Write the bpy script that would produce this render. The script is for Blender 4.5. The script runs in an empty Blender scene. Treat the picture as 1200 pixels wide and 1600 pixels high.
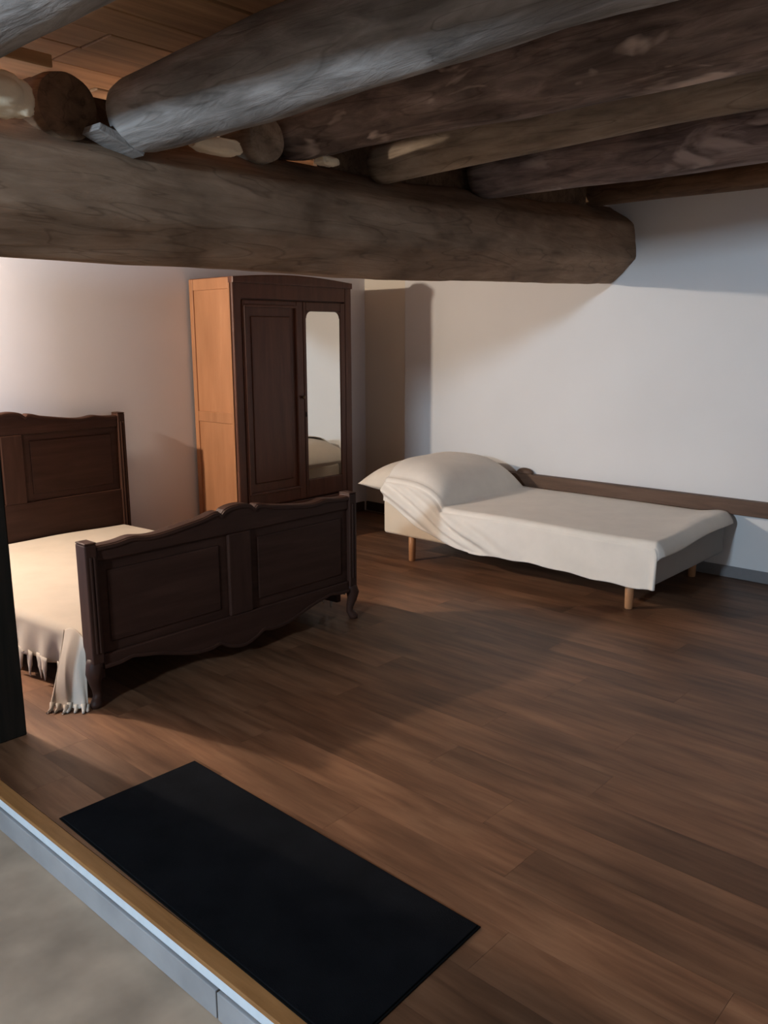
import bpy, bmesh, math, random
from mathutils import Vector, noise
import numpy as np

random.seed(7)
S = bpy.context.scene
COL = S.collection
PI = math.pi

# ------------------------------------------------------------------ camera
CAM_H = 1.6
PITCH, ROLL, YAW = math.radians(11.724), math.radians(-0.167), math.radians(42.291)
cd = bpy.data.cameras.new('camera')
cam = bpy.data.objects.new('camera', cd)
COL.objects.link(cam)
cd.sensor_fit = 'VERTICAL'
cd.sensor_height = 32.0
cd.lens = 1313.55 / 1600.0 * 32.0
cd.clip_start = 0.05
cam.location = (0, 0, CAM_H)
_F = Vector((math.cos(YAW), math.sin(YAW), 0))
_R = Vector((math.sin(YAW), -math.cos(YAW), 0))
_fw = _F * math.cos(PITCH) - Vector((0, 0, 1)) * math.sin(PITCH)
_up = _F * math.sin(PITCH) + Vector((0, 0, 1)) * math.cos(PITCH)
_c, _s = math.cos(ROLL), math.sin(ROLL)
_r2 = (_R * _c) + (_up * _s)
_u2 = (_up * _c) - (_R * _s)
from mathutils import Matrix
m3 = Matrix((( _r2.x, _u2.x, -_fw.x), (_r2.y, _u2.y, -_fw.y), (_r2.z, _u2.z, -_fw.z)))
cam.rotation_euler = m3.to_euler()
S.camera = cam

# ------------------------------------------------------------------ world, lights, exposure
S.view_settings.view_transform = 'Standard'
S.view_settings.look = 'None'
S.view_settings.gamma = 1.0
S.view_settings.use_curve_mapping = False
S.view_settings.exposure = 0.1
W = bpy.data.worlds.new('sky')
S.world = W
W.use_nodes = True
bg = W.node_tree.nodes['Background']
bg.inputs[0].default_value = (0.30, 0.54, 1.0, 1)
bg.inputs[1].default_value = 1.2

def light(name, kind, loc, energy, color, **kw):
    d = bpy.data.lights.new(name, kind)
    d.energy = energy
    d.color = color
    for k, v in kw.items():
        setattr(d, k, v)
    o = bpy.data.objects.new(name, d)
    COL.objects.link(o)
    o.location = loc
    return o

# warm wall lamp at the head of the old bed, just outside the frame
light('bedside_lamp_light', 'POINT', (1.20, 5.235, 2.06), 275, (1.0, 0.85, 0.69), shadow_soft_size=0.035)
# daylight through the small high window of the lower room
wl = light('window_daylight', 'AREA', (-2.98, 1.68, 2.30), 185, (0.62, 0.81, 1.0), shape='RECTANGLE', size=0.28, size_y=0.28)
_d = Vector((5.65, 2.2, 0.9)) - wl.location
wl.rotation_euler = _d.to_track_quat('-Z', 'Z').to_euler()

# ------------------------------------------------------------------ material helpers
def nmat(name, rough=0.6, spec=0.4):
    m = bpy.data.materials.new(name)
    m.use_nodes = True
    nt = m.node_tree
    b = nt.nodes['Principled BSDF']
    b.inputs['Roughness'].default_value = rough
    b.inputs['Specular IOR Level'].default_value = spec
    return m, nt, b

def ramp(nt, stops):
    r = nt.nodes.new('ShaderNodeValToRGB')
    e = r.color_ramp.elements
    while len(e) < len(stops):
        e.new(0.5)
    for i, (p, c) in enumerate(stops):
        e[i].position = p
        e[i].color = (*c, 1)
    return r

def coords(nt, scale, rnd=0.0):
    t = nt.nodes.new('ShaderNodeTexCoord')
    mp = nt.nodes.new('ShaderNodeMapping')
    mp.inputs['Scale'].default_value = scale
    nt.links.new(t.outputs['Object'], mp.inputs['Vector'])
    if rnd:
        oi = nt.nodes.new('ShaderNodeObjectInfo')
        mu = nt.nodes.new('ShaderNodeMath'); mu.operation = 'MULTIPLY'
        mu.inputs[1].default_value = rnd
        nt.links.new(oi.outputs['Random'], mu.inputs[0])
        cx = nt.nodes.new('ShaderNodeCombineXYZ')
        for k in range(3):
            nt.links.new(mu.outputs[0], cx.inputs[k])
        nt.links.new(cx.outputs[0], mp.inputs['Location'])
    return mp.outputs['Vector']

def noise_tex(nt, vec, scale, detail=5, rough=0.55, dist=0.0):
    n = nt.nodes.new('ShaderNodeTexNoise')
    n.inputs['Scale'].default_value = scale
    n.inputs['Detail'].default_value = detail
    n.inputs['Roughness'].default_value = rough
    n.inputs['Distortion'].default_value = dist
    nt.links.new(vec, n.inputs['Vector'])
    return n.outputs['Fac']

def bump(nt, b, h, strength, dist=0.01):
    bp = nt.nodes.new('ShaderNodeBump')
    bp.inputs['Strength'].default_value = strength
    bp.inputs['Distance'].default_value = dist
    nt.links.new(h, bp.inputs['Height'])
    nt.links.new(bp.outputs['Normal'], b.inputs['Normal'])

def mixc(nt, fac, a, c, kind='MIX'):
    mx = nt.nodes.new('ShaderNodeMix')
    mx.data_type = 'RGBA'
    mx.blend_type = kind
    if hasattr(fac, 'links'):
        nt.links.new(fac, mx.inputs[0])
    else:
        mx.inputs[0].default_value = fac
    for v, s in ((a, mx.inputs[6]), (c, mx.inputs[7])):
        if hasattr(v, 'links'):
            nt.links.new(v, s)
        else:
            s.default_value = (*v, 1)
    return mx.outputs[2]

def wood(name, stops, stretch, scale=3.0, rough=0.6, spec=0.35, bmp=0.15, rnd=17.0, var=0.0, coarse=0.0):
    m, nt, b = nmat(name, rough, spec)
    v = coords(nt, stretch, rnd)
    f = noise_tex(nt, v, scale, 6, 0.6, 0.35)
    c = ramp(nt, stops)
    nt.links.new(f, c.inputs[0])
    out = c.outputs[0]
    if coarse:
        v2 = coords(nt, tuple(0.6 * s ** 0.5 for s in stretch), rnd)
        f2 = noise_tex(nt, v2, scale, 3, 0.5)
        r2 = ramp(nt, [(0.3, (1 - coarse,) * 3), (0.7, (1 + coarse * .5,) * 3)])
        nt.links.new(f2, r2.inputs[0])
        out = mixc(nt, 1.0, out, r2.outputs[0], 'MULTIPLY')
    if var:
        oi = nt.nodes.new('ShaderNodeObjectInfo')
        rv = ramp(nt, [(0.0, (1 - var, 1 - var, 1 - var * 1.05)), (1.0, (1 + var, 1 + var * .95, 1 + var * .9))])
        nt.links.new(oi.outputs['Random'], rv.inputs[0])
        out = mixc(nt, 1.0, out, rv.outputs[0], 'MULTIPLY')
    nt.links.new(out, b.inputs['Base Color'])
    if bmp:
        bump(nt, b, f, bmp, 0.006)
    return m

def plaster(name, col, var=0.04, scale=1.2, bmp=0.12, rough=0.9):
    m, nt, b = nmat(name, rough, 0.15)
    v = coords(nt, (1, 1, 1))
    f = noise_tex(nt, v, scale, 4, 0.5)
    c = ramp(nt, [(0.25, tuple(x * (1 - var) for x in col)), (0.75, tuple(min(1, x * (1 + var)) for x in col))])
    nt.links.new(f, c.inputs[0])
    nt.links.new(c.outputs[0], b.inputs['Base Color'])
    f2 = noise_tex(nt, v, 16, 5, 0.6)
    bump(nt, b, f2, bmp, 0.004)
    return m

def fabric(name, col, var=0.06, weave=260, bmp=0.25, rough=0.95, sheen=0.12):
    m, nt, b = nmat(name, rough, 0.1)
    v = coords(nt, (1, 1, 1))
    f = noise_tex(nt, v, 6, 4, 0.6)
    c = ramp(nt, [(0.25, tuple(x * (1 - var) for x in col)), (0.75, tuple(min(1, x * (1 + var)) for x in col))])
    nt.links.new(f, c.inputs[0])
    nt.links.new(c.outputs[0], b.inputs['Base Color'])
    f2 = noise_tex(nt, v, weave, 2, 0.5)
    bump(nt, b, f2, bmp, 0.002)
    b.inputs['Sheen Weight'].default_value = sheen
    return m

def plain(name, col, rough=0.5, spec=0.4, metal=0.0):
    m, nt, b = nmat(name, rough, spec)
    v = coords(nt, (1, 1, 1))
    f = noise_tex(nt, v, 30, 3, 0.5)
    c = ramp(nt, [(0.2, tuple(x * .93 for x in col)), (0.8, tuple(min(1, x * 1.05) for x in col))])
    nt.links.new(f, c.inputs[0])
    nt.links.new(c.outputs[0], b.inputs['Base Color'])
    b.inputs['Metallic'].default_value = metal
    return m

def log_material(name, dark, mid, light_, axis, patch=None, bmp=0.6):
    m, nt, b = nmat(name, 0.85, 0.2)
    st = (0.16, 1, 1) if axis == 'x' else (1, 0.16, 1)
    v = coords(nt, st, 9.0)
    f = noise_tex(nt, v, 22, 6, 0.62, 0.6)
    c = ramp(nt, [(0.25, dark), (0.5, mid), (0.78, light_)])
    nt.links.new(f, c.inputs[0])
    v2 = coords(nt, tuple(0.45 if s < 1 else 1 for s in st), 5.0)
    f2 = noise_tex(nt, v2, 5.5, 4, 0.55, 0.4)
    r2 = ramp(nt, [(0.32, (0.62, 0.60, 0.58)), (0.68, (1.25, 1.25, 1.25))])
    nt.links.new(f2, r2.inputs[0])
    out = mixc(nt, 1.0, c.outputs[0], r2.outputs[0], 'MULTIPLY')
    # dark drying cracks running with the grain
    v3 = coords(nt, tuple(0.12 if s < 1 else 1 for s in st), 3.0)
    f3 = noise_tex(nt, v3, 9, 2, 0.5, 0.8)
    r3 = ramp(nt, [(0.485, (1, 1, 1)), (0.5, (0.45, 0.42, 0.4)), (0.515, (1, 1, 1))])
    nt.links.new(f3, r3.inputs[0])
    out = mixc(nt, 0.55, out, r3.outputs[0], 'MULTIPLY')
    if patch:
        f4 = noise_tex(nt, v2, 8.5, 3, 0.5, 0.6)
        r4 = ramp(nt, [(0.60, (0, 0, 0)), (0.70, (1, 1, 1))])
        nt.links.new(f4, r4.inputs[0])
        out = mixc(nt, r4.outputs[0], out, patch)
    nt.links.new(out, b.inputs['Base Color'])
    bump(nt, b, f, bmp, 0.012)
    return m

M = {}
M['wall'] = plaster('white_plaster', (0.74, 0.73, 0.72))
M['wall_left'] = plaster('white_plaster_left', (0.74, 0.74, 0.79))
M['wall_beige'] = plaster('beige_plaster', (0.80, 0.72, 0.61))
M['plaster_lump'] = plaster('lamp_warm_plaster', (0.84, 0.68, 0.48), 0.14, 9, 0.6)  # cream tone has the lamp's warm light painted into the plaster
M['concrete'] = plaster('worn_concrete', (0.420, 0.329, 0.245), 0.38, 3.2, 0.2, 0.75)
M['tile'] = plaster('grey_tile', (0.33, 0.335, 0.345), 0.22, 4, 0.1, 0.5)
M['step_white'] = plain('white_step_paint', (0.66, 0.74, 0.80), 0.45)
M['nosing'] = wood('oak_nosing', [(0.3, (0.22, 0.10, 0.03)), (0.7, (0.38, 0.19, 0.07))], (8, 0.6, 8), 4, 0.45, 0.4, 0.05)
M['plank'] = wood('walnut_laminate', [(0.26, (0.078, 0.034, 0.017)), (0.48, (0.150, 0.072, 0.037)), (0.74, (0.225, 0.120, 0.066))],
                  (9, 0.9, 9), 2.2, 0.45, 0.36, 0.0, 31.0, 0.13, 0.42)
M['underfloor'] = plain('dark_screed', (0.03, 0.02, 0.015), 0.9)
M['ceiling_board'] = wood('ceiling_boards', [(0.25, (0.237, 0.115, 0.048)), (0.55, (0.400, 0.206, 0.090)), (0.8, (0.525, 0.300, 0.144))],
                          (0.7, 9, 9), 2.4, 0.7, 0.25, 0.1, 23.0, 0.2)
M['oak_dark'] = wood('dark_stained_oak', [(0.25, (0.027, 0.011, 0.007)), (0.6, (0.046, 0.020, 0.013)), (0.85, (0.066, 0.030, 0.020))],
                     (0.8, 8, 8), 3, 0.55, 0.18, 0.06)
M['oak_dark_v'] = wood('dark_stained_oak_upright', [(0.25, (0.027, 0.011, 0.007)), (0.6, (0.046, 0.020, 0.013)), (0.85, (0.066, 0.030, 0.020))],
                       (8, 8, 0.8), 3, 0.55, 0.18, 0.06)
M['ward_front'] = wood('shaded_red_walnut', [(0.25, (0.065, 0.024, 0.014)), (0.6, (0.105, 0.040, 0.023)), (0.85, (0.14, 0.058, 0.034))],
                       (7, 7, 0.7), 3, 0.45, 0.4, 0.05)  # darker walnut copy, the unlit front's shade put into its colour
M['ward_side_lit'] = wood('lamplit_orange_walnut', [(0.25, (0.30, 0.135, 0.062)), (0.6, (0.37, 0.175, 0.085)), (0.85, (0.44, 0.225, 0.115))],
                      (5, 5, 0.7), 2.4, 0.5, 0.35, 0.04, 17, 0, 0.15)  # lighter walnut copy, lamp light on the left side painted into its colour
M['ledge'] = wood('brown_ledge', [(0.3, (0.075, 0.040, 0.024)), (0.7, (0.135, 0.078, 0.05))], (7, 0.7, 7), 3, 0.6)
M['beech'] = wood('beech_legs', [(0.3, (0.38, 0.18, 0.08)), (0.7, (0.50, 0.26, 0.13))], (7, 7, 0.8), 3, 0.45)
M['post'] = wood('black_brown_post', [(0.3, (0.008, 0.008, 0.006)), (0.7, (0.020, 0.015, 0.011))], (7, 7, 0.6), 3, 0.9, 0.1)
M['skirting'] = plain('brown_skirting', (0.055, 0.032, 0.024), 0.55)
M['skirting_grey'] = plain('grey_skirting_tile', (0.20, 0.19, 0.19), 0.5)
M['cover_cream'] = fabric('cream_cotton', (0.47, 0.42, 0.355))
M['cover_linen'] = fabric('linen_throw', (0.74, 0.685, 0.61), 0.05, 180, 0.35)
M['pillow'] = fabric('pillow_cotton', (0.66, 0.58, 0.48))
M['mattress'] = fabric('mattress_ticking', (0.6, 0.57, 0.52))
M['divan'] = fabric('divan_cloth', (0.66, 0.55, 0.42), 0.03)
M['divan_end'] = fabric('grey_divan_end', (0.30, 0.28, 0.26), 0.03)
M['mat'] = fabric('black_rubber_backed_pile', (0.0075, 0.008, 0.0095), 0.3, 320, 0.6, 1.0, 0.0)
M['mat'].node_tree.nodes['Principled BSDF'].inputs['Specular IOR Level'].default_value = 0.02
M['mat_edge'] = plain('black_rubber_edge', (0.007, 0.007, 0.007), 1.0, 0.02)
M['brass'] = plain('dark_brass', (0.10, 0.065, 0.035), 0.4, 0.5, 0.8)
M['hole'] = plain('keyhole_black', (0.01, 0.008, 0.006), 0.8)
mm, nt, b = nmat('mirror_glass', 0.02, 0.5)
b.inputs['Metallic'].default_value = 1.0
b.inputs['Base Color'].default_value = (0.95, 0.95, 0.91, 1)
M['mirror'] = mm
M['beam'] = log_material('hewn_beam', (0.218, 0.137, 0.087), (0.291, 0.193, 0.128), (0.364, 0.251, 0.171), 'x')
M['log_grey'] = log_material('grey_weathered_log', (0.138, 0.122, 0.110), (0.255, 0.232, 0.214), (0.386, 0.359, 0.338), 'y')
M['log_dark'] = log_material('dark_barked_log', (0.081, 0.060, 0.051), (0.203, 0.149, 0.124), (0.405, 0.310, 0.264), 'y', (0.702, 0.553, 0.459))
M['log_tan'] = log_material('peeled_tan_log', (0.161, 0.115, 0.078), (0.311, 0.239, 0.174), (0.436, 0.344, 0.257), 'y', None, 0.35)
M['log_purple'] = log_material('dark_knotty_log', (0.102, 0.076, 0.072), (0.243, 0.189, 0.174), (0.433, 0.352, 0.318), 'y', (0.510, 0.422, 0.383))
M['log_brown'] = log_material('brown_edge_log', (0.070, 0.039, 0.021), (0.147, 0.084, 0.048), (0.210, 0.126, 0.070), 'y', None, 0.3)

# ------------------------------------------------------------------ object helpers
def tag(o, label=None, cat=None, group=None, kind=None):
    if label: o['label'] = label
    if cat: o['category'] = cat
    if group: o['group'] = group
    if kind: o['kind'] = kind
    return o

def empty(name, loc, label=None, cat=None, group=None):
    o = bpy.data.objects.new(name, None)
    o.empty_display_size = 0.1
    o.location = loc
    COL.objects.link(o)
    return tag(o, label, cat, group)

def root_loc(p):
    v = Vector((0, 0, 0))
    while p is not None:
        v = v + Vector(p.location)
        p = p.parent
    return v

def finish(name, bm, mat, parent=None, origin=None, smooth=False):
    """bm is in world coordinates; the mesh is shifted to its parent's or its own origin"""
    off = root_loc(parent) if parent is not None else Vector(origin or (0, 0, 0))
    bmesh.ops.translate(bm, verts=bm.verts, vec=-off)
    bmesh.ops.recalc_face_normals(bm, faces=bm.faces)
    me = bpy.data.meshes.new(name)
    bm.to_mesh(me)
    bm.free()
    if smooth:
        for p in me.polygons:
            p.use_smooth = True
    me.materials.append(mat)
    o = bpy.data.objects.new(name, me)
    COL.objects.link(o)
    if parent is not None:
        o.parent = parent
    else:
        o.location = off
    return o

def add_box(bm, x0, x1, y0, y1, z0, z1, bev=0.0, seg=2):
    r = bmesh.ops.create_cube(bm, size=1)
    vs = r['verts']
    for v in vs:
        v.co = Vector((x0 + (v.co.x + .5) * (x1 - x0), y0 + (v.co.y + .5) * (y1 - y0), z0 + (v.co.z + .5) * (z1 - z0)))
    if bev:
        es = list({e for v in vs for e in v.link_edges})
        bmesh.ops.bevel(bm, geom=es, offset=bev, segments=seg, affect='EDGES', profile=0.5)
    return vs

def box(name, x0, x1, y0, y1, z0, z1, mat, parent=None, bev=0.004, seg=2, origin=None):
    bm = bmesh.new()
    add_box(bm, x0, x1, y0, y1, z0, z1, bev, seg)
    return finish(name, bm, mat, parent, origin)

def prism(name, pts, plane, a, b_, mat, parent=None, bev=0.0, origin=None):
    """pts: outline; plane 'xz' extrudes along y from a to b_; 'yz' along x; 'xy' along z"""
    bm = bmesh.new()
    def P(p, t):
        return {'xz': (p[0], t, p[1]), 'yz': (t, p[0], p[1]), 'xy': (p[0], p[1], t)}[plane]
    A = [bm.verts.new(P(p, a)) for p in pts]
    B = [bm.verts.new(P(p, b_)) for p in pts]
    n = len(pts)
    fa = bm.faces.new(A); fb = bm.faces.new(list(reversed(B)))
    for i in range(n):
        bm.faces.new((A[i], A[(i + 1) % n], B[(i + 1) % n], B[i]))
    if bev:
        bmesh.ops.recalc_face_normals(bm, faces=bm.faces)
        es = list(set(list(fa.edges) + list(fb.edges)))
        bmesh.ops.bevel(bm, geom=es, offset=bev, segments=2, affect='EDGES', profile=0.5)
    return finish(name, bm, mat, parent, origin)

def tube(bm, pts, radii, seg=12, cap=True, flat=None):
    """round loft through points"""
    pts = [Vector(p) for p in pts]
    rings = []
    for i, p in enumerate(pts):
        t = (pts[min(i + 1, len(pts) - 1)] - pts[max(i - 1, 0)]).normalized()
        ref = Vector((1, 0, 0)) if abs(t.x) < 0.9 else Vector((0, 1, 0))
        u = t.cross(ref).normalized(); w = t.cross(u)
        ring = []
        for k in range(seg):
            a = 2 * PI * k / seg
            ring.append(bm.verts.new(p + (u * math.cos(a) + w * math.sin(a)) * radii[i]))
        rings.append(ring)
    for i in range(len(rings) - 1):
        for k in range(seg):
            bm.faces.new((rings[i][k], rings[i][(k + 1) % seg], rings[i + 1][(k + 1) % seg], rings[i + 1][k]))
    if cap:
        bm.faces.new(rings[0]); bm.faces.new(list(reversed(rings[-1])))

def grid(name, f, nu, nv, mat, parent=None, origin=None, thick=0.0, smooth=True):
    bm = bmesh.new()
    V = [[bm.verts.new(f(i / nu, j / nv)) for j in range(nv + 1)] for i in range(nu + 1)]
    for i in range(nu):
        for j in range(nv):
            bm.faces.new((V[i][j], V[i + 1][j], V[i + 1][j + 1], V[i][j + 1]))
    o = finish(name, bm, mat, parent, origin, smooth)
    if thick:
        s = o.modifiers.new('thickness', 'SOLIDIFY')
        s.thickness = thick
        s.offset = 0
    return o

def sst(a, b_, x):
    t = max(0.0, min(1.0, (x - a) / (b_ - a)))
    return t * t * (3 - 2 * t)

def n1(*v):
    return noise.noise(Vector((tuple(v) + (0.0, 0.0))[:3]))

# ------------------------------------------------------------------ setting
XB, YL = 5.65, 5.40          # back wall face, left wall face
XS = 1.105                   # step edge
CZ = 2.57                    # underside of ceiling boards
YR, XR = -1.9, -3.0          # right and rear walls of the room
LOW = -0.14                  # lower floor level

def structure(o):
    return tag(o, kind='structure')

structure(box('wall_back', XB, XB + 0.25, YR - .2, 4.89, -0.2, CZ + .1, M['wall'], bev=0.006))
structure(box('wall_back_corner', XB + 0.035, XB + 0.25, 4.89, YL + 0.2, -0.2, CZ + .1, M['wall_beige'], bev=0))
structure(box('wall_left', 0.75, XB + 0.1, YL, YL + 0.25, -0.2, CZ + .1, M['wall_left'], bev=0))
structure(box('wall_right', XR - .2, XB + 0.1, YR - .25, YR, -0.3, CZ + .1, M['wall'], bev=0))
# rear wall of the lower room with its small high window opening
bm = bmesh.new()
wy0, wy1, wz0, wz1 = 1.36, 2.0, 2.02, 2.52
for (a0, a1, c0, c1) in ((YR, wy0, -.3, CZ + .1), (wy1, YL + .2, -.3, CZ + .1), (wy0, wy1, -.3, wz0), (wy0, wy1, wz1, CZ + .1)):
    add_box(bm, XR - .3, XR, a0, a1, c0, c1)
structure(finish('wall_rear', bm, M['wall']))
w = structure(box('window_1', XR - .2, XR - .16, wy0, wy1, wz0, wz0 + .04, M['oak_dark'], bev=.003))
for nm, q in (('window_frame', (wy0, wy1, wz1 - .04, wz1)), ('window_frame', (wy0, wy0 + .04, wz0, wz1)), ('window_frame', (wy1 - .04, wy1, wz0, wz1))):
    box(nm, XR - .2, XR - .16, *q, M['oak_dark'], w, .003)
# raised timber floor: screed slab and laminate planks
fl = structure(box('floor', XS, XB + .05, YR, YL + .02, LOW, -0.012, M['underfloor'], bev=0))
PW, PL = 0.192, 1.28
row = 0
x = XS + 0.046
plank_cache = {}
while x < XB - 0.005:
    x1 = min(x + PW, XB)
    y = YR + 0.005 - random.random() * PL
    while y < YL - .005:
        ya, yb = max(y, YR + .005), min(y + PL, YL - .003)
        if yb - ya > 0.02:
            bm = bmesh.new()
            add_box(bm, x + .0003, x1 - .0003, ya + .0004, yb - .0004, -0.012, 0.0)
            o = finish('plank', bm, M['plank'])
            # per-plank origin at its own centre
            c = Vector(((x + x1) / 2, (ya + yb) / 2, 0))
            o.data.transform(Matrix.Translation(-c))
            o.location = c
            o.parent = fl
        y += PL
    x += PW
    row += 1
# step edge: wooden nosing, white strip, tiled riser
structure(box('trim_1', XS - .008, XS + 0.045, YR, YL, -0.014, 0.0006, M['nosing'], bev=.003, seg=3))
structure(box('trim_2', XS - .004, XS + 0.02, YR, YL, -0.050, -0.014, M['step_white'], bev=.002))
rs = structure(box('wall_step', XS + .004, XS + .03, YR, YL, LOW - .02, -0.05, M['hole'], bev=0))
y = 1.587 - 1.36 * 3
while y < YL:
    ya, yb = max(y, YR), min(y + 1.36, YL)
    if yb - ya > .05:
        box('tile', XS - .012, XS + .006, ya + .003, yb - .003, LOW + .001, -0.055, M['tile'], rs, .0025)
    y += 1.36
structure(box('floor_lower', XR, XS + .01, YR, YL + .3, LOW - .1, LOW, M['concrete'], bev=0))

# skirtings
structure(box('baseboard_left', XS, XB, YL - 0.015, YL, 0, 0.085, M['skirting'], bev=.003))
structure(box('baseboard_corner', XB + .020, XB + .036, 4.88, YL - .015, 0, 0.085, M['skirting'], bev=.003))
structure(box('baseboard_back', XB - 0.014, XB, YR, 4.89, 0, 0.078, M['skirting_grey'], bev=.003))

# ceiling: boards laid across the logs
ce = structure(box('ceiling', XR - .1, XB + .2, YR - .1, YL + .2, CZ + 0.03, CZ + 0.08, M['underfloor'], bev=0))
y = YR
k = 0
while y < YL:
    wd = random.choice((0.20, 0.23, 0.26))
    yb = min(y + wd, YL + .1)
    cuts = [XR, -0.4 + random.uniform(-.6, .6), 2.3 + random.uniform(-.9, .6), XB]
    for a, c in zip(cuts, cuts[1:]):
        dz = random.uniform(0, .012)
        box('ceiling_board', a + .002, c - .002, y + .003, yb - .003, CZ + dz, CZ + 0.032, M['ceiling_board'], ce, .003, 1)
    y = yb

# ------------------------------------------------------------------ timber beam and logs
def make_log(name, pts, radii, mat, seed, label, cat='log', group=None, squash=1.0, rough=0.05, facets=0.0, seg=40, step=0.045, end_noise=0.0):
    """hewn log: pts centre line, radii along it; surface swells, flats and knots from noise"""
    pts = [Vector(p) for p in pts]
    L = [0]
    for a, c in zip(pts, pts[1:]):
        L.append(L[-1] + (c - a).length)
    n = max(4, int(L[-1] / step))
    bm = bmesh.new()
    rings = []
    for i in range(n + 1):
        s = L[-1] * i / n
        k = 0
        while k < len(L) - 2 and s > L[k + 1]:
            k += 1
        t = (s - L[k]) / (L[k + 1] - L[k])
        p = pts[k].lerp(pts[k + 1], t)
        r = radii[k] + (radii[k + 1] - radii[k]) * t
        d = (pts[-1] - pts[0]).normalized()
        side = d.cross(Vector((0, 0, 1))).normalized()
        upv = side.cross(d)
        p = p + side * 0.012 * n1(s * .9, seed, 3) + upv * 0.010 * n1(s * .9, seed, 7)
        e = min(s, L[-1] - s)
        er = 1.0 if e > .02 else 0.94 + .06 * e / .02
        ring = []
        for q in range(seg):
            a = 2 * PI * q / seg
            ca, sa = math.cos(a), math.sin(a)
            w_ = 1 + rough * n1(s * 1.6 + seed * 3.1, ca * 1.1 + seed, sa * 1.1) + rough * .45 * n1(s * 5, ca * 2.6 + seed, sa * 2.6 + 4) \
                + rough * .22 * n1(s * 4, ca * 7 + seed, sa * 7)
            if facets:
                da = 2 * PI / 7
                w_ *= (1 - facets) + facets * 1.06 * math.cos(da / 2) / math.cos(((a + .35) % da) - da / 2)
            rr = r * w_ * er
            jit = d * end_noise * n1(ca * 2 + seed, sa * 2, i) if i in (0, n) else Vector((0, 0, 0))
            ring.append(bm.verts.new(p + side * ca * rr + upv * sa * rr * squash + jit))
        rings.append(ring)
    for i in range(n):
        for q in range(seg):
            bm.faces.new((rings[i][q], rings[i][(q + 1) % seg], rings[i + 1][(q + 1) % seg], rings[i + 1][q]))
    for rg in (rings[0], list(reversed(rings[-1]))):
        c = sum((v.co for v in rg), Vector()) / len(rg)
        cv = bm.verts.new(c)
        for q in range(seg):
            bm.faces.new((rg[q], rg[(q + 1) % seg], cv))
    o = finish(name, bm, mat, origin=tuple(pts[0]), smooth=True)
    for p in o.data.polygons:
        if len(p.vertices) == 3:
            p.use_smooth = False
    return tag(o, label, cat, group)

make_log('main_beam', [(-0.6, 2.88, 2.07), (1.3, 2.90, 2.08), (3.2, 2.94, 2.115), (5.0, 3.0, 2.19), (5.72, 3.04, 2.225)],
         [0.215, 0.22, 0.235, 0.25, 0.262], M['beam'], 2.0, 'massive hewn timber beam crossing the room and running into the white wall', 'beam',
         None, 1.0, 0.04, 0.75, 84)
G = 'ceiling logs resting on the main beam'
make_log('ceiling_log', [(1.02, 2.80, 2.44), (1.02, 0.2, 2.45), (1.02, -1.7, 2.45)], [.14, .15, .15], M['log_grey'], 5.0,
         'pale grey ceiling log beside the plaster-covered plank end, farthest from the white wall', 'log', G)
make_log('ceiling_log', [(1.70, 2.68, 2.335), (1.76, 2.0, 2.38), (1.86, 1.0, 2.45), (1.95, -1.7, 2.46)], [.12, .135, .15, .15], M['log_grey'], 11.0,
         'thick weathered grey ceiling log propped on a wooden wedge', 'log', G, rough=.08)
make_log('ceiling_log', [(2.56, 2.86, 2.46), (2.60, 1.4, 2.48), (2.64, -1.7, 2.48)], [.13, .14, .14], M['log_dark'], 17.0,
         'dark barked ceiling log with pale bare patches, next to the thick grey log', 'log', G, rough=.08)
make_log('ceiling_log', [(3.05, 2.80, 2.385), (3.10, 1.4, 2.45), (3.12, -1.7, 2.46)], [.09, .10, .105], M['log_tan'], 23.0,
         'slim smooth peeled tan ceiling log between two darker logs', 'log', G, rough=.03)
make_log('ceiling_log', [(3.92, 2.86, 2.455), (3.98, 1.4, 2.46), (4.0, -1.7, 2.46)], [.12, .125, .13], M['log_purple'], 29.0,
         'dark knotty ceiling log between the slim tan log and the white wall', 'log', G, rough=.07)
make_log('ceiling_log', [(5.30, 3.2, 2.53), (5.30, 1.4, 2.53), (5.30, -1.7, 2.53)], [.085, .085, .085], M['log_brown'], 31.0,
         'thin brown edge log along the top of the white wall', 'log', G, rough=.03)
G2 = 'log ends over the beam from the far bay'
make_log('log_end', [(1.49, 2.74, 2.34), (1.49, 5.42, 2.42)], [.108, .115], M['log_brown'], 37.0,
         'dark sawn log end on the beam between plaster lump and thick grey log', 'log', G2, rough=.04)
make_log('log_end', [(2.33, 2.74, 2.375), (2.33, 5.42, 2.42)], [.092, .11], M['log_tan'], 41.0,
         'round brown log end on the beam under the thick grey log', 'log', G2, rough=.04)

def lump(name, c, size, seed, label, mat=None, cat='plaster', group='old plaster lumps on the beam'):
    bm = bmesh.new()
    bmesh.ops.create_icosphere(bm, subdivisions=4, radius=1)
    for v in bm.verts:
        p = v.co.copy()
        k = 1 + .22 * n1(p.x * 1.5 + seed, p.y * 1.5, p.z * 1.5) + .10 * n1(p.x * 4 + seed, p.y * 4, p.z * 4)
        q = Vector([math.copysign(abs(t) ** 0.6, t) for t in p]) * k
        v.co = Vector((c[0] + q.x * size[0], c[1] + q.y * size[1], c[2] + q.z * size[2]))
    o = finish(name, bm, mat or M['plaster_lump'], origin=c, smooth=True)
    return tag(o, label, cat, group)

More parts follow.
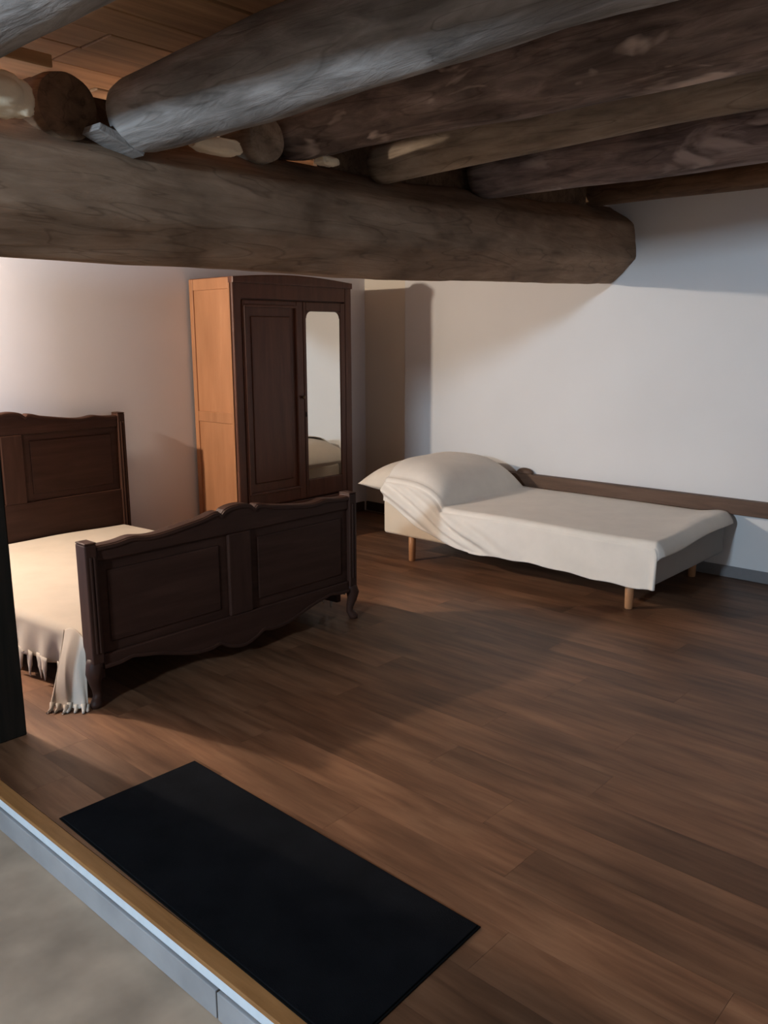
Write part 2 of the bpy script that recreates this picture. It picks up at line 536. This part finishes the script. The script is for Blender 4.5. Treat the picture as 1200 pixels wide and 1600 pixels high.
lump('plaster_lump', (1.235, 2.68, 2.315), (.095, .05, .062), 1.0, 'large cream plaster lump on the beam under a plank end')
lump('plaster_lump', (2.045, 2.70, 2.297), (.10, .045, .028), 4.0, 'flat pale plaster lump wedged beside the round brown log end')
lump('plaster_lump', (2.62, 2.70, 2.325), (.05, .03, .018), 8.0, 'small crumb of plaster on the beam under the dark barked log')
o = prism('wooden_wedge', [(1.535, 2.262), (1.62, 2.232), (1.70, 2.205), (1.712, 2.226), (1.63, 2.262), (1.545, 2.285)], 'xz', 2.64, 2.75, M['log_grey'], bev=.004, origin=(1.68, 2.68, 2.2))
tag(o, 'pale grey wooden wedge on the beam under the thick grey log', 'wedge')
o = box('plank_end', 0.95, 1.375, 2.60, 2.74, 2.402, 2.44, M['ceiling_board'], bev=.004, origin=(1.2, 2.7, 2.4))
tag(o, 'orange brown plank end above the large cream plaster lump', 'plank')

# boards added on the beam to keep lamp light off the near ceiling
for x0_, x1_, z0_, lb in ((1.61, 2.22, 2.27, 'behind the thick grey log end'), (2.45, 2.60, 2.30, 'behind the dark barked log end'), (2.78, 5.20, 2.34, 'behind the tan and knotty log ends')):
    o = box('light_stop_board', x0_, x1_, 2.93, 2.955, z0_, (CZ - .001 if x0_ > 2 else 2.44), M['log_brown'], bev=.003, origin=((x0_ + x1_) / 2, 2.94, z0_))
    tag(o, 'dark infill board on top of the beam ' + lb, 'board', 'infill boards over the beam')

# dark partition by the step
t = empty('partition', (1.0, 3.31, 0), 'near-black wooden partition ending in a post by the step and fringed bed', 'partition')
box('post', 1.268, 1.383, 3.25, 3.37, 0.0, 2.19, M['post'], t, .006)
box('panel', XS - .0135, 1.268, 3.27, 3.35, 0.002, 2.19, M['post'], t, .003)
for i in range(4):
    box('panel', XS - .012 - .40 * (i + 1), XS - .014 - .40 * i, 3.27, 3.35, LOW, 2.19, M['post'], t, .004)

# ------------------------------------------------------------------ door mat
t = empty('floor_mat', (1.44, 1.86, 0), 'black rectangular pile mat lying along the step edge', 'mat')
def mat_pts(e):
    return [(1.138 + e, 1.160 + e), (1.690 - e, 1.180 + e), (1.712 - e, 2.548 - e), (1.168 + e, 2.560 - e)]
prism('backing', mat_pts(0), 'xy', 0.0008, 0.004, M['mat_edge'], t, .001)
prism('pile', mat_pts(0.006), 'xy', 0.004, 0.009, M['mat'], t, .002)

# ------------------------------------------------------------------ old double bed
bed = empty('wooden_bed', (2.45, 4.3, 0), 'dark carved wooden double bed with scalloped headboard and footboard', 'bed')
FY = 3.30
FX, FH = 2.525, 0.825        # footboard centre and half width
def top_profile(s):
    """carved upper edge over s in -1..1"""
    a = abs(s)
    z = 0.728 + 0.012 * sst(.93, .98, a)
    z += 0.012 * math.exp(-((a - .72) / .07) ** 2)
    z += 0.036 * sst(.62, .16, a)
    z += 0.016 * math.exp(-((a - .16) / .07) ** 2)
    if a < .125:
        z = max(z - .012, 0.762 + 0.036 * math.sqrt(max(0, 1 - (a / .125) ** 2)))
    return z
def low_profile(s):
    a = abs(s)
    z = 0.165 - 0.075 * sst(.72, .28, a) + 0.012 * math.exp(-((a - .76) / .05) ** 2) + .016 * math.exp(-((a - .17) / .04) ** 2)
    z -= .038 * math.exp(-(a / .12) ** 2)
    return z
def board(parent, cx, hw, y0, y1, zoff_top, low, panel_z0, panel_z1, mat_h, mat_v, tall=1.0, feet=True):
    N = 90
    ss = [-1 + 2 * i / N for i in range(N + 1)]
    pw = 0.055
    inn = hw - pw
    tops = [(cx + s * inn, zoff_top + (top_profile(s * inn / hw) - .735) * tall) for s in ss]
    prism('top_rail', tops + [(cx + inn, panel_z1), (cx - inn, panel_z1)], 'xz', y0, y1, mat_h, parent, .006)
    # raised rim following the carved edge
    prism('moulding', [(x_, z_ - .004) for x_, z_ in tops] + [(x_, z_ - .022) for x_, z_ in reversed(tops)], 'xz', y0 - .008, y0 + .004, mat_h, parent, .003)
    if low:
        lows = [(cx + s * inn, low_profile(s * inn / hw)) for s in ss]
        prism('apron', lows + [(cx + inn, panel_z0), (cx - inn, panel_z0)], 'xz', y0, y1, mat_h, parent, .006)
        prism('moulding', [(x_, z_ + .022) for x_, z_ in lows] + [(x_, z_ + .005) for x_, z_ in reversed(lows)], 'xz', y0 - .007, y0 + .004, mat_h, parent, .003)
    else:
        box('bottom_rail', cx - inn, cx + inn, y0, y1, panel_z0 - .42, panel_z0, mat_h, parent, .004)
    box('stile', cx - .07, cx + .07, y0 - .004, y1, panel_z0, panel_z1, mat_v, parent, .006)
    for sg in (-1, 1):
        xa, xb = sorted((cx + sg * .07, cx + sg * inn))
        box('panel', xa, xb, y0 + .014, y1 - .008, panel_z0, panel_z1, mat_h, parent, .003)
        box('panel_field', xa + .05, xb - .05, y0 + .008, y0 + .016, panel_z0 + .045, panel_z1 - .045, mat_h, parent, .006, 2)
        xa, xb = sorted((cx + sg * inn, cx + sg * hw))
        z0 = .20 if feet else 0.0
        pst = box('post', xa, xb, y0 - .012, y1 + .012, z0, zoff_top + .004, mat_v, parent, .006)
        for q in (0.3, 0.62):
            xm = xa + (xb - xa) * q
            box('reed', xm, xm + .012, y0 - .018, y0 - .009, z0 + .05, zoff_top - .05, mat_v, parent, .004)
        box('post_cap', xa, xb, y0 - .012, y1 + .012, zoff_top + .004, zoff_top + .012, mat_v, parent, .004)
        if feet:
            xc = (xa + xb) / 2
            bm = bmesh.new()
            yc = (y0 + y1) / 2 - .004
            prof = [(.215, 0, .034), (.19, .006, .038), (.155, .016, .037), (.115, .012, .028), (.075, .002, .021), (.045, .0, .020), (.022, .012, .024), (.008, .02, .027), (0.0, .02, .022)]
            tube(bm, [(xc + sg * d_, yc - d_ * .8, z_) for z_, d_, r_ in prof], [r_ for _, _, r_ in prof], 14)
            finish('foot', bm, mat_v, parent, smooth=True)

foot_root = finish('footboard', (lambda bm: (add_box(bm, FX - FH + .055, FX + FH - .055, FY + .012, FY + .022, .20, .66), bm)[1])(bmesh.new()), M['oak_dark'], bed)
foot_root.location = (0, 0, 0)
board(foot_root, FX, FH, FY - .03, FY + .03, .735, True, .235, .655, M['oak_dark'], M['oak_dark_v'])
HY = 5.33
HX, HHW = 2.33, 0.80
head_root = finish('headboard', (lambda bm: (add_box(bm, HX - HHW + .055, HX + HHW - .055, HY + .012, HY + .022, .12, 1.0), bm)[1])(bmesh.new()), M['oak_dark'], bed)
board(head_root, HX, HHW, HY - .03, HY + .03, 1.085, False, .56, 1.0, M['oak_dark'], M['oak_dark_v'], 1.0, False)
def xl(y):
    t = (y - FY) / (HY - FY); return (FX - FH + .05) + t * ((HX - HHW + .05) - (FX - FH + .05))
def xr(y):
    t = (y - FY) / (HY - FY); return (FX + FH - .05) + t * ((HX + HHW - .05) - (FX + FH - .05))
for fx, d in ((xl, 0.012), (xr, -0.042)):
    ya, yb = FY + .03, HY - .03
    prism('side_rail', [(fx(ya) + d, ya), (fx(ya) + d + .03, ya), (fx(yb) + d + .03, yb), (fx(yb) + d, yb)], 'xy', .10, .235, M['oak_dark'], bed, .004)
for q in range(5):
    yy = FY + .3 + q * .36
    box('slat', xl(yy) + .045, xr(yy) - .045, yy, yy + .08, .145, .165, M['beech'], bed, .003)

# mattress
MZ = 0.292
def matt(bm):
    ya, yb = FY + .045, HY - .045
    vs = add_box(bm, 0, 1, 0, 1, .17, MZ)
    for v in vs:
        y_ = ya + v.co.y * (yb - ya)
        a_, b2 = xl(y_) + .06, xr(y_) - .06
        v.co = Vector((a_ + v.co.x * (b2 - a_), y_, v.co.z))
    bmesh.ops.bevel(bm, geom=list(bm.edges), offset=.04, segments=4, affect='EDGES', profile=.5)
    return bm
o = finish('mattress', matt(bmesh.new()), M['mattress'], origin=(2.45, 4.3, .17), smooth=True)
tag(o, 'mattress under the cream fringed bedspread in the carved bed', 'mattress')

# cream bedspread with knotted fringe
spread = empty('bedspread', (2.45, 4.3, .3), 'cream cotton bedspread with knotted fringe over the carved wooden bed', 'bedspread')
SY0, SY1 = FY + .04, HY - .05
HEM = 0.115
def spread_f(u, v):
    y_ = SY0 + u * (SY1 - SY0)
    a_, b2 = xl(y_) - .012, xr(y_) + .012
    zt = MZ + .014 + .007 * n1(v * 7, y_ * 2.2, 1)
    r_ = .045
    if v < .2:                       # left side, hem to edge
        t = v / .2
        fold = (1 - t) * (.017 * math.sin(y_ * 41 + 1.3 * math.sin(y_ * 9)) + .012 * math.sin(y_ * 17))
        x_ = a_ - .014 * (1 - t) - fold * .9
        z_ = HEM + (zt - r_ - HEM) * t
    elif v < .28:
        t = (v - .2) / .08 * PI / 2
        x_ = a_ + r_ * (1 - math.cos(t)); z_ = zt - r_ + r_ * math.sin(t)
    elif v < .72:
        t = (v - .28) / .44
        x_ = a_ + r_ + t * (b2 - a_ - 2 * r_)
        z_ = zt + .010 * math.sin(t * PI)
    elif v < .8:
        t = (v - .72) / .08 * PI / 2
        x_ = b2 - r_ * (1 - math.sin(t)); z_ = zt - r_ + r_ * math.cos(t)
    else:
        t = (v - .8) / .2
        x_ = b2 + .012 * t + t * .014 * math.sin(y_ * 38)
        z_ = zt - r_ - (zt - r_ - .13) * t
    return Vector((x_, y_, z_))
grid('cloth', spread_f, 130, 90, M['cover_cream'], spread, thick=.006)
def tassel(p, ln, r0, lean, seed):
    bm = bmesh.new()
    pts, rad = [], []
    for i in range(7):
        t = i / 6
        pts.append((p[0] - lean[0] * t + .004 * n1(seed, t * 3), p[1] + lean[1] * t + .004 * n1(t * 3, seed), p[2] - ln * t))
        rad.append(r0 * (1 - t) ** 1.2 + .0045 + (.004 if i == 3 else 0))
    tube(bm, pts, rad, 10)
    for v in bm.verts:                       # flat strips twisted into points
        t = min(1, max(0, (p[2] - v.co.z) / ln))
        v.co.x = p[0] - lean[0] * t + (v.co.x - p[0] + lean[0] * t) * (.07 + .45 * t)
    return finish('tassel', bm, M['cover_cream'], spread, smooth=True)
yy = 3.55
k = 0
while yy < SY1 - .05:
    p = spread_f((yy - SY0) / (SY1 - SY0), 0)
    tassel((p.x, p.y, p.z + .022), .122 + .010 * math.sin(k * 2.1), .034, (.004, .012 * math.sin(k * 1.7)), k)
    yy += .068
    k += 1
yy = 3.42
while yy < 4.2:
    p = spread_f((yy - SY0) / (SY1 - SY0), 1)
    tassel((p.x, p.y, p.z + .012), .10, .03, (-.005, .01), k + 40)
    yy += .09; k += 1
# corner fold spilling to the floor beside the footboard post
def corner_f(u, v):
    # u: around the fold, v: top to floor
    t = v
    ang = u
    flare = t ** 1.25
    x_ = 1.715 - .008 * ang + (-.155 * (1 - ang) - .035 * ang) * flare - .028 * math.sin(PI * ang) * math.sin(PI * min(1, t * 1.1))
    y_ = 3.53 - .20 * ang + (-.135 * (1 - ang) - .06 * ang) * flare + .012 * math.sin(ang * 14) * t
    z_ = .285 * (1 - t) + .014 + .03 * (1 - t) * math.sin(PI * ang) + .006 * math.sin(ang * 17) * t
    return Vector((x_, y_, z_))
grid('corner_fold', corner_f, 40, 40, M['cover_cream'], spread, thick=.006)
for i in range(7):
    u = .04 + i * .155
    p = corner_f(min(u, 1), .97)
    bm = bmesh.new()
    dx, dy = -.030 + .02 * (u), -.022
    tube(bm, [(p.x, p.y, p.z + .006), (p.x + dx * .4, p.y + dy * .4, .010), (p.x + dx, p.y + dy, .007), (p.x + dx * 1.5, p.y + dy * 1.5 + .006, .006)], [.013, .009, .007, .004], 8)
    finish('tassel', bm, M['cover_cream'], spread, smooth=True)
# hem bead
bm = bmesh.new()
tube(bm, [corner_f(0, i / 14) + Vector((-.002, 0, .002)) for i in range(15)], [.006] * 15, 8)
finish('hem', bm, M['cover_cream'], spread, smooth=True)

# ------------------------------------------------------------------ wardrobe
WX0, WX1, WY0, WY1, WH = 3.775, 4.960, 4.86, 5.375, 2.04
ward = empty('wardrobe', ((WX0 + WX1) / 2, (WY0 + WY1) / 2, 0), 'tall wooden wardrobe with a mirrored door and lighter orange side', 'wardrobe')
wf, ws = M['ward_front'], M['ward_side_lit']
box('body', WX0 + .02, WX1 - .02, WY0 + .03, WY1, .07, WH - .03, wf, ward, .003)
# left side: stiles, rails and two panels
S0 = WX0
side = box('side_panel', S0 + .010, S0 + .024, WY0 + .05, WY1 - .04, .10, WH - .06, ws, ward, .002)
tag(side, 'lighter orange brown side of the wardrobe')
for a_, b2 in ((WY0 + .02, WY0 + .06), (WY1 - .045, WY1)):
    box('side_stile', S0, S0 + .026, a_, b2, .06, WH - .02, ws, ward, .004)
for a_, b2 in ((.06, .15), (0.985, 1.062), (WH - .10, WH - .02)):
    box('side_rail', S0 + .002, S0 + .026, WY0 + .06, WY1 - .045, a_, b2, ws, ward, .004)
for a_, b2 in ((.06, .15), (0.985, 1.062), (WH - .10, WH - .02)):
    box('side_rail', WX1 - .026, WX1 - .002, WY0 + .06, WY1 - .045, a_, b2, wf, ward, .004)
for a_, b2 in ((WY0 + .02, WY0 + .06), (WY1 - .045, WY1)):
    box('side_stile', WX1 - .026, WX1, a_, b2, .06, WH - .02, wf, ward, .004)
# front corner posts
for a_, b2 in ((WX0, WX0 + .075), (WX1 - .075, WX1)):
    box('front_post', a_, b2, WY0, WY0 + .045, .0, WH - .03, wf, ward, .010, 3)
# arched cornice
N = 30
cw = WX1 - WX0
arch = [(WX0 - .003 + (cw + .006) * i / N, WH - .018 + .032 * math.sin(PI * i / N)) for i in range(N + 1)]
prism('cornice', arch + [(WX1 + .003, WH - .06), (WX0 - .003, WH - .06)], 'xz', WY0 - .012, WY0 + .05, wf, ward, .008)
prism('frieze', [(WX0 + .07, 1.875), (WX1 - .07, 1.875), (WX1 - .07, WH - .05), (WX0 + .07, WH - .05)], 'xz', WY0 + .004, WY0 + .035, wf, ward, .003)
box('top_board', WX0 + .01, WX1 - .01, WY0 + .03, WY1, WH - .035, WH - .015, wf, ward, .003)
box('plinth', WX0 + .06, WX1 - .06, WY0 + .006, WY0 + .04, .02, .13, wf, ward, .004)
dr = box('drawer', WX0 + .08, WX1 - .08, WY0 + .002, WY0 + .03, .14, .345, wf, ward, .006)
for xx in (WX0 + .35, WX1 - .35):
    bm = bmesh.new(); tube(bm, [(xx, WY0 + .004, .245), (xx, WY0 - .008, .245), (xx, WY0 - .02, .245), (xx, WY0 - .028, .245)], [.007, .008, .015, .009], 14)
    finish('knob', bm, M['brass'], dr, smooth=True)
# doors
DZ0, DZ1 = .36, 1.865
def door_frame(nm, x0, x1, px0, px1, pz0, pz1, mould=True):
    """stiles and rails around an opening px0..px1, pz0..pz1"""
    ya, yb = WY0 - .004, WY0 + .024
    d = box(nm, x0 + .002, x1 - .002, WY0 + .022, WY0 + .032, DZ0, DZ1, wf, ward, .002)
    for a_, b2 in ((x0 + .002, px0), (px1, x1 - .002)):
        box('door_stile', a_, b2, ya, yb, DZ0, DZ1, wf, d, .005)
    for a_, b2 in ((DZ0, pz0), (pz1, DZ1)):
        box('door_rail', px0, px1, ya, yb, a_, b2, wf, d, .005)
    for q in () if not mould else ((px0 - .006, px0 + .014, pz0, pz1), (px1 - .014, px1 + .006, pz0, pz1), (px0, px1, pz0 - .006, pz0 + .014), (px0, px1, pz1 - .014, pz1 + .006)):
        box('moulding', q[0], q[1], ya - .010, yb, q[2], q[3], wf, d, .005)
    return d
XM = 4.43
d1 = door_frame('door', WX0 + .078, XM, 3.868, 4.365, .452, 1.83)
box('door_panel', 3.875, 4.36, WY0 + .008, WY0 + .022, .46, 1.825, wf, d1, .002)
box('panel_field', 3.93, 4.305, WY0 + .000, WY0 + .012, .53, 1.755, wf, d1, .008)
d2 = door_frame('door', XM, WX1 - .078, 4.462, 4.83, .50, 1.80, False)
# mirror with rounded upper corners
mx0, mx1, mz0, mz1, rr = 4.464, 4.828, .503, 1.797, .05
pts = [(mx0, mz0), (mx1, mz0)]
for i in range(9):
    a_ = i / 8 * PI / 2
    pts.append((mx1 - rr + rr * math.cos(a_), mz1 - rr + rr * math.sin(a_)))
for i in range(9):
    a_ = PI / 2 + i / 8 * PI / 2
    pts.append((mx0 + rr + rr * math.cos(a_), mz1 - rr + rr * math.sin(a_)))
o = prism('mirror', pts, 'xz', WY0 + .004, WY0 + .010, M['mirror'], d2)
tag(o, 'tall mirror pane with rounded upper corners')
for sx in (0, 1):
    cx_ = mx0 if sx == 0 else mx1
    q = [(cx_, mz1), ]
    for i in range(9):
        a_ = (PI / 2 + i / 8 * PI / 2) if sx == 0 else (PI / 2 - i / 8 * PI / 2)
        q.append(((mx0 + rr if sx == 0 else mx1 - rr) + rr * math.cos(a_), mz1 - rr + rr * math.sin(a_)))
    prism('corner_fillet', q, 'xz', WY0 - .004, WY0 + .012, wf, d2)
bm = bmesh.new(); tube(bm, [(4.405, WY0 - .002, 1.152), (4.405, WY0 - .012, 1.152), (4.405, WY0 - .024, 1.152), (4.405, WY0 - .032, 1.152)], [.006, .008, .016, .009], 14)
finish('knob', bm, M['brass'], d1, smooth=True)
bm = bmesh.new(); add_box(bm, 4.438, 4.452, WY0 - .0075, WY0 - .003, 1.0, 1.035, .002, 1)
finish('keyhole', bm, M['hole'], d2)

# ------------------------------------------------------------------ wall ledge and the small thing on it
o = box('wall_ledge', XB - .07, XB - .001, YR + .01, 3.82, .446, .545, M['ledge'], bev=.006, origin=(XB, 2, .5))
tag(o, 'long brown wooden ledge fixed along the white wall behind the linen-covered bed', 'ledge')
bm = bmesh.new()
bmesh.ops.create_uvsphere(bm, u_segments=20, v_segments=12, radius=1)
for v in bm.verts:
    v.co = Vector((XB - .036 + v.co.x * .032, 3.60 + v.co.y * .075, .545 + max(v.co.z, -.02) * .045))
o = finish('wooden_block', bm, M['ledge'], origin=(XB - .036, 3.60, .545), smooth=True)
tag(o, 'small rounded brown block on the wall ledge beside the pillow', 'block')

# ------------------------------------------------------------------ single divan bed
BX0, BX1, BY0, BY1 = 4.50, 5.565, 1.99, 4.10
div = empty('divan_bed', (5.0, 3.0, 0), 'single divan bed with beige base on round beech legs along the white wall', 'bed')
box('base', BX0, BX1, BY0 + .02, BY1, .182, .432, M['divan'], div, .022, 4)
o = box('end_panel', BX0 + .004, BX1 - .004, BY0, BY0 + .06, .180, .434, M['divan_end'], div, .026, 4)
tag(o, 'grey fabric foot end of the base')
for (lx, ly) in ((4.545, 3.857), (4.565, 2.167), (5.50, 3.857), (5.50, 2.167)):
    bm = bmesh.new()
    tube(bm, [(lx, ly, .19), (lx, ly, .10), (lx, ly, .004), (lx, ly, 0)], [.027, .026, .024, .022], 20)
    finish('leg', bm, M['beech'], div, smooth=True)

# pillow
PCX, PCY, PA, PB = 5.0, 3.99, .475, .395
def pil_h(x_, y_, ex=0.0):
    u = abs((x_ - PCX) / (PA + ex)); v = abs((y_ - PCY) / (PB + ex))
    if u >= 1 or v >= 1:
        return 0.0
    return (1 - u ** 4.5) ** .55 * (1 - v ** 2.8) ** .60
def pil_f(sign):
    def f(u, v):
        # cosine spacing keeps the rim round
        su = -math.cos(PI * u); sv = -math.cos(PI * v)
        pin = 1 - .06 * (abs(su) * abs(sv)) ** 2 * 0
        x_ = PCX + PA * su * (1 - .05 * (1 - sv * sv)); y_ = PCY + PB * sv * (1 - .05 * (1 - su * su))
        h = (max(0, 1 - abs(su) ** 4.5)) ** .55 * (max(0, 1 - abs(sv) ** 2.8)) ** .60
        zc = .515
        z_ = zc + (.185 * h if sign > 0 else -.073 * h) + .006 * n1(x_ * 5, y_ * 5, 2) * h
        return Vector((x_, y_, z_))
    return f
bm = bmesh.new()
for sg in (1, -1):
    f = pil_f(sg)
    nu = 40
    V = [[bm.verts.new(f(i / nu, j / nu)) for j in range(nu + 1)] for i in range(nu + 1)]
    for i in range(nu):
        for j in range(nu):
            bm.faces.new((V[i][j], V[i + 1][j], V[i + 1][j + 1], V[i][j + 1]))
bmesh.ops.remove_doubles(bm, verts=bm.verts, dist=.0008)
o = finish('pillow', bm, M['pillow'], origin=(PCX, PCY, .44), smooth=True)
tag(o, 'plump cream pillow half covered by the linen throw on the divan bed', 'pillow')

# linen throw
def hem_z(y_):
    if y_ < 3.3: return .172 + .010 * math.sin(y_ * 5) + .004 * math.sin(y_ * 23)
    return .172 + .10 * sst(3.3, 3.8, y_) + .16 * sst(3.7, 4.08, y_)
TY0, TY1 = 1.945, 4.07
def throw_f(u, v):
    # u: foot -> head, v: wall side -> over the top -> front hem
    if u < .06:
        t = u / .06
        y_ = TY0 + .045 * t * t
        drop = .085 * (1 - t) ** 1.0
    else:
        y_ = TY0 + .045 + (u - .06) / .94 * (TY1 - TY0 - .045)
        drop = 0
    r_ = .035
    front = BX0 - .012
    back = BX1 + .005
    def top(x_):
        h = pil_h(x_, y_, .05)
        z_ = .447 + .006 * n1(x_ * 3, y_ * 2.5, 5)
        z_ += .272 * h
        # soft swell along the foot edge
        z_ += .022 * math.exp(-((y_ - 2.03) / .09) ** 2) * sst(4.6, 5.2, x_)
        return z_
    if v < .58:
        t = v / .58
        x_ = back + (front + r_ - back) * t
        z_ = top(x_) - drop * (.75 + .25 * sst(.35, .9, t)) * (1.0 if t < .93 else 1.0)
        return Vector((x_, y_, z_))
    zt = top(front + r_) - drop
    if v < .66:
        a_ = (v - .58) / .08 * PI / 2
        return Vector((front + r_ - r_ * math.sin(a_), y_ + (.035 * (1 - u / .06) * (v - .58) / .08 if u < .06 else 0), zt - r_ + r_ * math.cos(a_)))
    t = (v - .66) / .34
    hz = hem_z(y_)
    z_ = zt - r_ - (zt - r_ - hz) * t
    yo = .035 * (1 - u / .06) if u < .06 else 0
    fold = 0
    if y_ > 2.7:
        k_ = sst(2.7, 3.3, y_) * math.sin(PI * min(1, t * .85 + .12))
        q = -.47 * (y_ - 3.95) + .88 * (z_ - .58)
        for q0, w0, h0 in ((.05, .035, .042), (-.035, .024, .030), (-.11, .030, .042), (-.20, .022, .024), (.15, .05, .030)):
            fold += k_ * h0 * math.exp(-((q - q0 + .03 * n1(y_ * 3, z_ * 3)) / w0) ** 2)
    fold += .006 * math.sin(y_ * 13) * t + .004 * n1(y_ * 6, z_ * 6, 3)
    if y_ < 2.1:
        fold += .014 * math.sin((y_ - 1.95) * 60) * t * (2.1 - y_) / .15
    return Vector((front - .006 - abs(fold) * 1.0 - .006 * t, y_ + yo, z_))
throw = empty('linen_throw', (5.0, 3.0, .45), 'wrinkled off-white linen throw spread over the divan bed and pillow', 'throw')
grid('cloth', throw_f, 190, 110, M['cover_linen'], throw, thick=.005)
